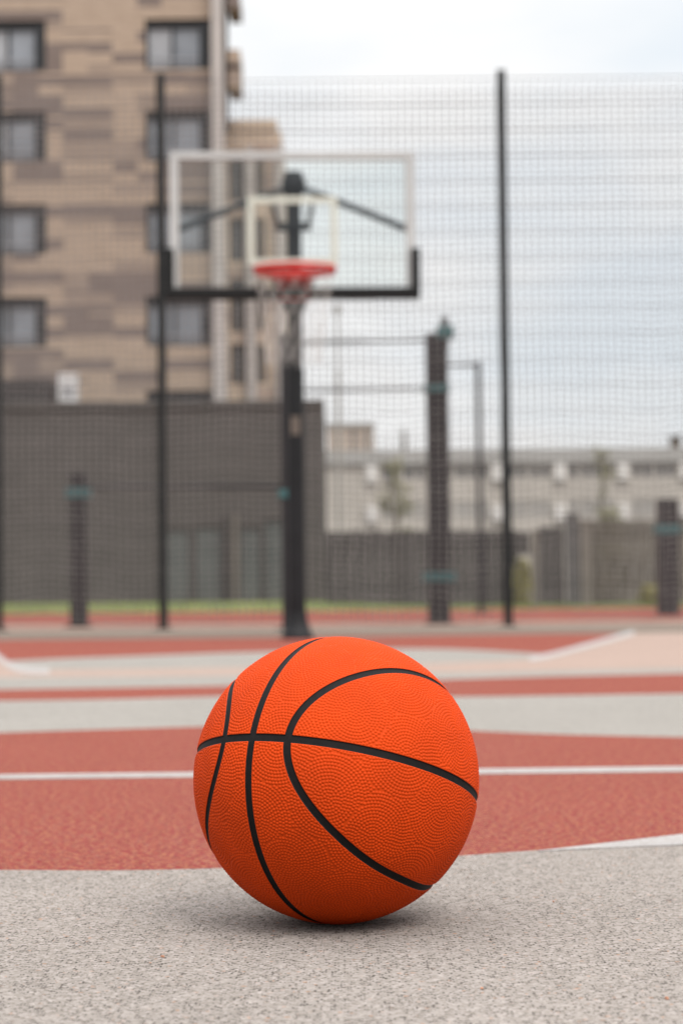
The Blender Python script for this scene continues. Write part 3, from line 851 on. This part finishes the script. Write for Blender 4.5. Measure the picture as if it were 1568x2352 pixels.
def wing():
    Y = 66.0
    X = lambda x: X_(x, 700, Y)
    Zr = lambda y: Z_(580, y, Y)
    ox = X(580)
    root = empty('side_wing', (ox, Y, 0), 'lower tan brick wing with pale piers right of the tall tower', 'apartment building')
    L = lambda x: X(x) - ox
    zt = Zr(300)
    dep = 6
    holes = []
    for (a, b) in ((528, 562), (590, 610)):
        for (t, b_) in ((345, 460), (500, 600), (640, 760), (790, 880)):
            holes.append((L(a), L(b), Zr(b_), Zr(t)))
    w = MB(); facade(w, L(519), L(648), 0, zt, 0, .3, holes)
    w.quad((L(648), 0, 0), (L(648), dep, 0), (L(648), dep, zt), (L(648), 0, zt)); w.quad((L(519), 0, zt), (L(648), 0, zt), (L(648), dep, zt), (L(519), dep, zt))
    w.quad((L(519), 0, 0), (L(519), 0, zt), (L(519), dep, zt), (L(519), dep, 0)); w.quad((L(519), dep, 0), (L(648), dep, 0), (L(648), dep, zt), (L(519), dep, zt))
    w.build('wall', M_BRICK2, root)
    for (a, b, c, d) in holes:
        f = MB(); f.box(a, b, .1, .2, d - .08, d); f.box(a, b, .1, .2, c, c + .08); f.box(a, a + .08, .1, .2, c + .081, d - .081); f.box(b - .08, b, .1, .2, c + .081, d - .081)
        f.box((a + b) / 2 - .04, (a + b) / 2 + .04, .1, .2, c + .081, d - .081)
        fo = f.build('window', M_BROWN3, root)
        MB().quad((a + .05, .17, c + .05), (b - .05, .17, c + .05), (b - .05, .17, d - .05), (a + .05, .17, d - .05)).build('pane', M_PANED, fo)
    for a, b in ((566, 588), (634, 652)):
        MB().box(L(a), L(b), -.25, -.002, 0, zt - .6, .02).build('pier', M_PALE, root)
    MB().box(L(517), L(640), -.08, dep + .1, zt + .002, zt + .35, .02).build('parapet', M_BRICK2, root)
wing()

def podium():
    Y = 60.0
    X = lambda x: X_(x, 1200, Y); Zr = lambda y: Z_(400, y, Y)
    ox = X(400); L = lambda x: X(x) - ox
    root = empty('dark_pavilion', (ox, Y, 0), 'long low building clad in dark brown boards, glazed at right', 'building')
    zt = Zr(938); holes = []
    gl = [(372, 436, 1215), (446, 508, 1210), (548, 600, 1212), (606, 662, 1195)]
    for a, b, t in gl: holes.append((L(a), L(b), Zr(1392), Zr(t)))
    w = MB(); facade(w, L(-420), L(747), 0, zt, 0, .25, holes); dep = 5.0
    w.quad((L(747), 0, 0), (L(747), dep, 0), (L(747), dep, zt), (L(747), 0, zt)); w.quad((L(-420), 0, zt), (L(747), 0, zt), (L(747), dep, zt), (L(-420), dep, zt))
    w.quad((L(-420), 0, 0), (L(-420), 0, zt), (L(-420), dep, zt), (L(-420), dep, 0)); w.quad((L(-420), dep, 0), (L(747), dep, 0), (L(747), dep, zt), (L(-420), dep, zt))
    w.build('wall', M_BROWN, root)
    MB().box(L(-422), L(748), -.12, .3, zt + .002, zt + .22, .02).build('coping', M_BROWN, root)
    MB().box(L(-300), L(109), .4, 4.5, zt + .003, Zr(864), .03).build('upper_storey', M_BROWN2, root, label='darker raised block at the left end of the roof')
    for (a, b, c, d) in holes:
        f = MB(); q = .05
        f.box(a, a + q, .05, .12, c, d); f.box(b - q, b, .05, .12, c, d); f.box(a + q, b - q, .05, .12, d - q, d); f.box(a + q, b - q, .05, .12, c, c + q)
        fo = f.build('window', M_BROWN2, root)
        MB().quad((a, .1, c), (b, .1, c), (b, .1, d), (a, .1, d)).build('pane', M_PANEG, fo)
    MB().box(L(535), L(547), -.15, -.002, .2, Zr(1180)).build('pilaster', M_BEIGE, root, label='pale vertical strip between the glazed panels')
    MB().box(L(510), L(520), -.1, -.002, .2, Zr(1190)).build('pilaster', M_BROWN2, root)
    # white unit on the roof
    Yu = Y + 1.0
    xa, xb = X_(133, 900, Yu), X_(178, 900, Yu)
    u = empty('ventilation_unit', ((xa + xb) / 2, Yu, zt), 'small white box unit on the dark pavilion roof, far left', 'ventilation unit')
    hw = (xb - xa) / 2; h = Z_(155, 858, Yu) - zt
    MB().box(-hw, hw, 0, .5, .08, h, .04).build('casing', M_WHITE, u)
    MB().tube([(hw * .1, -.012, h * .55), (hw * .1, -.004, h * .55)], hw * .5, 20).build('fan_grille', M_WINR, u)
    for sx in (-1, 1): MB().box(sx * hw * .7 - .05, sx * hw * .7 + .05, .05, .45, 0, .079).build('foot', M_GPOST, u)
podium()

def long_building():
    Y = 129.0
    X = lambda x: X_(x, 1100, Y); Zr = lambda y: Z_(1150, y, Y)
    ox = X(1150); L = lambda x: X(x) - ox
    root = empty('long_grey_building', (ox, Y, 0), 'long low pale grey building on the right horizon, row of small windows', 'building')
    zt = Zr(1040); x0, x1 = L(738), L(1900)
    holes = []; bays = []
    for k in range(8):
        bx = 853 + 144 * k
        for j in range(4):
            a = bx + 24 + j * 26
            holes.append((L(a), L(a + 17), Zr(1098), Zr(1070)))
            holes.append((L(a), L(a + 17), Zr(1190), Zr(1150)))
        bays.append(bx)
    w = MB(); facade(w, x0, x1, 0, zt, 0, .3, holes); dep = 14
    w.quad((x0, 0, zt), (x1, 0, zt), (x1, dep, zt), (x0, dep, zt)); w.quad((x0, 0, 0), (x0, 0, zt), (x0, dep, zt), (x0, dep, 0))
    w.quad((x1, 0, 0), (x1, dep, 0), (x1, dep, zt), (x1, 0, zt)); w.quad((x0, dep, 0), (x1, dep, 0), (x1, dep, zt), (x0, dep, zt))
    w.build('wall', M_FARW, root)
    MB().box(x0 - .1, x1 + .1, -.25, -.002, Zr(1064), zt + .25).build('parapet', M_FARTOP, root)
    for i, (a, b, c, d) in enumerate(holes):
        MB().box(a, b, .12, .2, c, d).build('window', M_PANED if i % 2 == 0 else M_FARTOP, root)
    for bx in bays:
        for (t, b) in ((1066, 1104), (1160, 1196)):
            MB().box(L(bx - 13), L(bx + 13), -.3, -.003, Zr(b), Zr(t), .03).build('white_panel', M_FARWHITE, root)
    # mast on the roof
    m = empty('roof_mast', (X(931), Y + 2, zt), 'short mast with a crossbar on the long grey roof', 'antenna mast')
    z = Z_(931, 982, Y + 2) - zt
    MB().tube([(0, 0, 0), (0, 0, z * .55), (0, 0, z)], [.22, .16, .05], 8).build('pole', M_BARK, m)
    MB().tube([(-.35, 0, z * .8), (.35, 0, z * .8)], .06, 6).build('crossbar', M_BARK, m)
    m2 = empty('chimney', (X(1563), Y + 2, zt), 'dark chimney stub on the long grey roof at the right edge', 'chimney')
    z2 = Z_(1563, 1003, Y + 2) - zt
    MB().box(-.35, .35, -.3, .3, 0, z2 * .9, .03).build('stack', M_BARK, m2)
    MB().box(-.42, .42, -.37, .37, z2 * .9 + .002, z2, .02).build('cap', M_BROWN2, m2)
long_building()
def block():
    Y = 151.0
    X = lambda x: X_(x, 1000, Y)
    ox = X(805); L = lambda x: X(x) - ox; Zr = lambda y: Z_(810, y, Y)
    root = empty('distant_block', (ox, Y, 0), 'taller tan block behind the left end of the long grey building', 'building')
    zt = Zr(980)
    holes = [(L(a), L(a + 10), Zr(b + 16), Zr(b)) for a in (772, 806, 838) for b in (990, 1015)]
    w = MB(); facade(w, L(752), L(858), 0, zt, 0, .3, holes); dep = 10
    w.quad((L(752), 0, zt), (L(858), 0, zt), (L(858), dep, zt), (L(752), dep, zt)); w.quad((L(858), 0, 0), (L(858), dep, 0), (L(858), dep, zt), (L(858), 0, zt))
    w.quad((L(752), 0, 0), (L(752), 0, zt), (L(752), dep, zt), (L(752), dep, 0)); w.quad((L(752), dep, 0), (L(858), dep, 0), (L(858), dep, zt), (L(752), dep, zt))
    w.build('wall', M_FARTAN, root)
    for (a, b, c, d) in holes: MB().box(a, b, .1, .2, c, d).build('window', M_PANED, root)
    MB().box(L(750), L(860), -.15, dep + .1, zt + .002, zt + .3).build('roof', M_FARTOP, root)
block()

# ------------------------------------------------------------------ board fences, posts and bushes at the right, far side of the path
def board_fence(xl, xr, top, Y, mat, label, gap=.02, bw=.14, skip=None):
    x0, x1 = X_(xl, 1300, Y), X_(xr, 1300, Y); zt = Z_((xl + xr) / 2, top, Y)
    root = empty('board_fence', (x0, Y, 0), label, 'fence')
    b = MB(); rnd = random.Random(int(xl)); x = 0
    while x < x1 - x0 - .02:
        w = min(bw, x1 - x0 - x)
        b.box(x, x + w - gap, 0, .025, .12 if not skip or not (skip[0] < x / (x1 - x0) < skip[1]) else zt * .68, zt + rnd.uniform(-.03, .02))
        x += bw
    b.build('boards', mat, root)
    MB().box(0, x1 - x0, .026, .08, zt * .25, zt * .25 + .1).build('rail', mat, root)
    MB().box(0, x1 - x0, .026, .08, zt * .8, zt * .8 + .1).build('rail', mat, root)
    k = 0
    while k < x1 - x0:
        MB().box(k, k + .1, .081, .18, 0, zt).build('post', M_BROWN2, root); k += 2.2
    return root
YW = 56.0
board_fence(749, 1182, 1219, YW, M_BROWN2, 'dark board fence under the long grey building, centre right', .012)
board_fence(1182, 1218, 1219, YW, M_BROWN2, 'narrow dark boards with an open gap beneath, beside the beige post', .012, skip=(-1, 2))
board_fence(1239, 1297, 1208, YW, M_BROWN2, 'short dark board section between the beige post and grey pillar', .012)
board_fence(1359, 1960, 1192, YW, M_BROWN3, 'brown board fence reaching the right edge', .02)
def pillar(xl, xr, top, Y, mat, label):
    x0, x1 = X_(xl, 1300, Y), X_(xr, 1300, Y); zt = Z_((xl + xr) / 2, top, Y); w = x1 - x0
    root = empty('pillar', ((x0 + x1) / 2, Y, 0), label, 'pillar', 'pillars between the board fences')
    MB().box(-w / 2, w / 2, -w / 2, w / 2, 0, zt, .015).build('shaft', mat, root)
    MB().box(-w / 2 - .03, w / 2 + .03, -w / 2 - .03, w / 2 + .03, zt + .001, zt + .06, .012).build('cap', mat, root)
pillar(1220, 1236, 1222, YW - .1, M_BEIGE, 'thin beige post at the left of the short dark boards')
pillar(1300, 1329, 1184, YW - .2, M_GPOST, 'grey pillar at the right of the short dark boards')
pillar(1331, 1357, 1200, YW - .2, M_BEIGE, 'wide beige pillar against the brown board fence')

def tree(px, base_y_Y, top_y, spread, nleaf, label, mat, seed, crown0=.35, name='sapling', cat='tree', lsz=.10, group='young trees before the grey building'):
    Y = base_y_Y; rnd = random.Random(seed)
    x = X_(px, 1300, Y); H = Z_(px, top_y, Y)
    root = empty(name, (x, Y, 0), label, cat, group)
    tr = MB()
    pts = [(0.04 * math.sin(k * 1.3 + seed) * k / 6, 0.04 * math.cos(k * 1.7 + seed), H * .95 * k / 8) for k in range(9)]
    tr.tube(pts, [.06 * (1 - k / 9) + .012 for k in range(9)], 8)
    tips = []
    for k in range(22):
        t = rnd.uniform(crown0, .95); z = H * t; a = rnd.uniform(0, 6.28)
        l = spread * (1.05 - abs(t - .55)) * rnd.uniform(.4, 1)
        p0 = Vector((0, 0, z)); p1 = p0 + Vector((math.cos(a) * l, math.sin(a) * l, l * rnd.uniform(.3, .9)))
        tr.tube([p0, (p0 + p1) / 2 + Vector((0, 0, -.03)), p1], [.018, .012, .006], 5)
        tips.append((p0, p1))
    tr.build('trunk', M_BARK, root, True)
    lf = MB()
    for k in range(nleaf):
        p0, p1 = rnd.choice(tips); c = p0.lerp(p1, rnd.uniform(.25, 1.1)) + Vector([rnd.gauss(0, spread * .10) for _ in range(3)])
        d = Vector([rnd.gauss(0, 1) for _ in range(3)]).normalized(); e = d.orthogonal().normalized()
        s = lsz * rnd.uniform(.6, 1.3)
        lf.quad(c - d * s, c + e * s * .45, c + d * s, c - e * s * .45)
    lf.build('crown', mat, root)
tree(908, 64.0, 1050, .7, 480, 'slim young tree with thin olive leaves left of the tallest workout post', M_LEAF, 2)
tree(1385, 64.0, 1012, .55, 260, 'slim young tree with sparse leaves rising above the beige pillar', M_LEAF, 5)
def bush(px, Y, top, w, n, label, seed, mat=M_LEAF2):
    rnd = random.Random(seed); x = X_(px, 1380, Y); H = Z_(px, top, Y)
    root = empty('bush', (x, Y, 0), label, 'bush', 'bushes along the board fences')
    st = MB()
    for k in range(9):
        a = rnd.uniform(0, 6.28); l = rnd.uniform(.2, 1) * w
        st.tube([(0, 0, 0), (math.cos(a) * l * .4, math.sin(a) * l * .4, H * .5), (math.cos(a) * l * .7, math.sin(a) * l * .7, H * .9)], [.015, .01, .005], 5)
    st.build('stems', M_BARK, root)
    lf = MB()
    for k in range(n):
        a = rnd.uniform(0, 6.28); r = w * math.sqrt(rnd.random()); z = H * rnd.random() ** .8
        r *= .65 + .5 * math.sin(math.pi * min(1, z / H * .9 + .1))
        c = Vector((math.cos(a) * r, math.sin(a) * r * .6, max(.04, z)))
        d = Vector([rnd.gauss(0, 1) for _ in range(3)]).normalized(); e = d.orthogonal().normalized(); s = rnd.uniform(.04, .09)
        lf.quad(c - d * s, c + e * s * .5, c + d * s, c - e * s * .5)
    lf.build('leaves', mat, root)
bush(1200, YW - .6, 1285, .24, 1100, 'yellow green bush under the open gap beside the beige post', 1)
bush(1492, YW - .7, 1345, .28, 900, 'yellow green bush left of the right edge workout post', 2)
bush(1405, YW + 1.2, 1165, .45, 900, 'olive bush showing over the brown board fence', 3, M_LEAF)

# ------------------------------------------------------------------ light and sky
SUN_EL, SUN_AZ = R_(52), R_(150)        # azimuth measured from +Y towards +X
sd_ = bpy.data.lights.new('sun', 'SUN'); so = bpy.data.objects.new('sun', sd_); COL.objects.link(so)
sd_.energy = 2.8; sd_.angle = R_(32); sd_.color = (1.0, .96, .91)
SAZ = SUN_AZ
dirv = Vector((math.sin(SAZ) * math.cos(SUN_EL), math.cos(SAZ) * math.cos(SUN_EL), math.sin(SUN_EL)))
so.rotation_euler = dirv.to_track_quat('Z', 'Y').to_euler(); so.location = (5, -5, 20)

w = bpy.data.worlds.new('World'); scene.world = w; w.use_nodes = True
nt = w.node_tree; nd = nt.nodes; lk = nt.links
bg = nd['Background']
sky = nd.new('ShaderNodeTexSky'); sky.sky_type = 'NISHITA'; sky.sun_disc = False
sky.sun_elevation = SUN_EL; sky.sun_rotation = SAZ
tc = nd.new('ShaderNodeTexCoord')
mp = nd.new('ShaderNodeMapping'); mp.inputs['Scale'].default_value = (1.6, 1.6, 5.5); mp.inputs['Location'].default_value = (3.1, .7, .35)
lk.new(tc.outputs['Generated'], mp.inputs['Vector'])
n1 = noise(nd, lk, mp.outputs['Vector'], 1.7, 5, 0.5)
sepz = nd.new('ShaderNodeSeparateXYZ'); lk.new(tc.outputs['Generated'], sepz.inputs[0])
# overcast cloud layer: brighter towards the zenith, uneven, with thin blue gaps
cloud = ramp(nd, lk, sepz.outputs['Z'], [(0.0, (.94, .935, .925)), (0.12, (.97, .98, .985)), (0.30, (1.04, 1.04, 1.04)), (1.0, (1.04, 1.04, 1.04))])
gain = nd.new('ShaderNodeMapRange'); gain.inputs['From Min'].default_value = 0.38; gain.inputs['From Max'].default_value = 0.95
gain.inputs['To Min'].default_value = 1.0; gain.inputs['To Max'].default_value = 4.2
lk.new(sepz.outputs['Z'], gain.inputs['Value'])
vm = nd.new('ShaderNodeVectorMath'); vm.operation = 'SCALE'
lk.new(cloud, vm.inputs[0]); lk.new(gain.outputs[0], vm.inputs['Scale'])
cl2 = mixc(nd, lk, 1.0, vm.outputs[0], ramp(nd, lk, n1, [(0.40, (.89, .94, .985)), (0.54, (1.0, 1.0, 1.0))]), 'MULTIPLY')
skys = nd.new('ShaderNodeVectorMath'); skys.operation = 'SCALE'; skys.inputs['Scale'].default_value = 0.10
lk.new(sky.outputs[0], skys.inputs[0])
fac = ramp(nd, lk, n1, [(0.36, 0.90), (0.55, 0.99)])
lk.new(mixc(nd, lk, fac, skys.outputs[0], cl2), bg.inputs['Color'])
bg.inputs['Strength'].default_value = 1.0

scene.render.engine = 'CYCLES'
scene.view_settings.view_transform = 'Standard'; scene.view_settings.look = 'None'
scene.view_settings.gamma = 1.0; scene.view_settings.exposure = 0.0
scene.cycles.max_bounces = 8; scene.cycles.transparent_max_bounces = 24
scene.cycles.use_adaptive_sampling = True; scene.cycles.adaptive_threshold = 0.002
scene.cycles.use_denoising = True
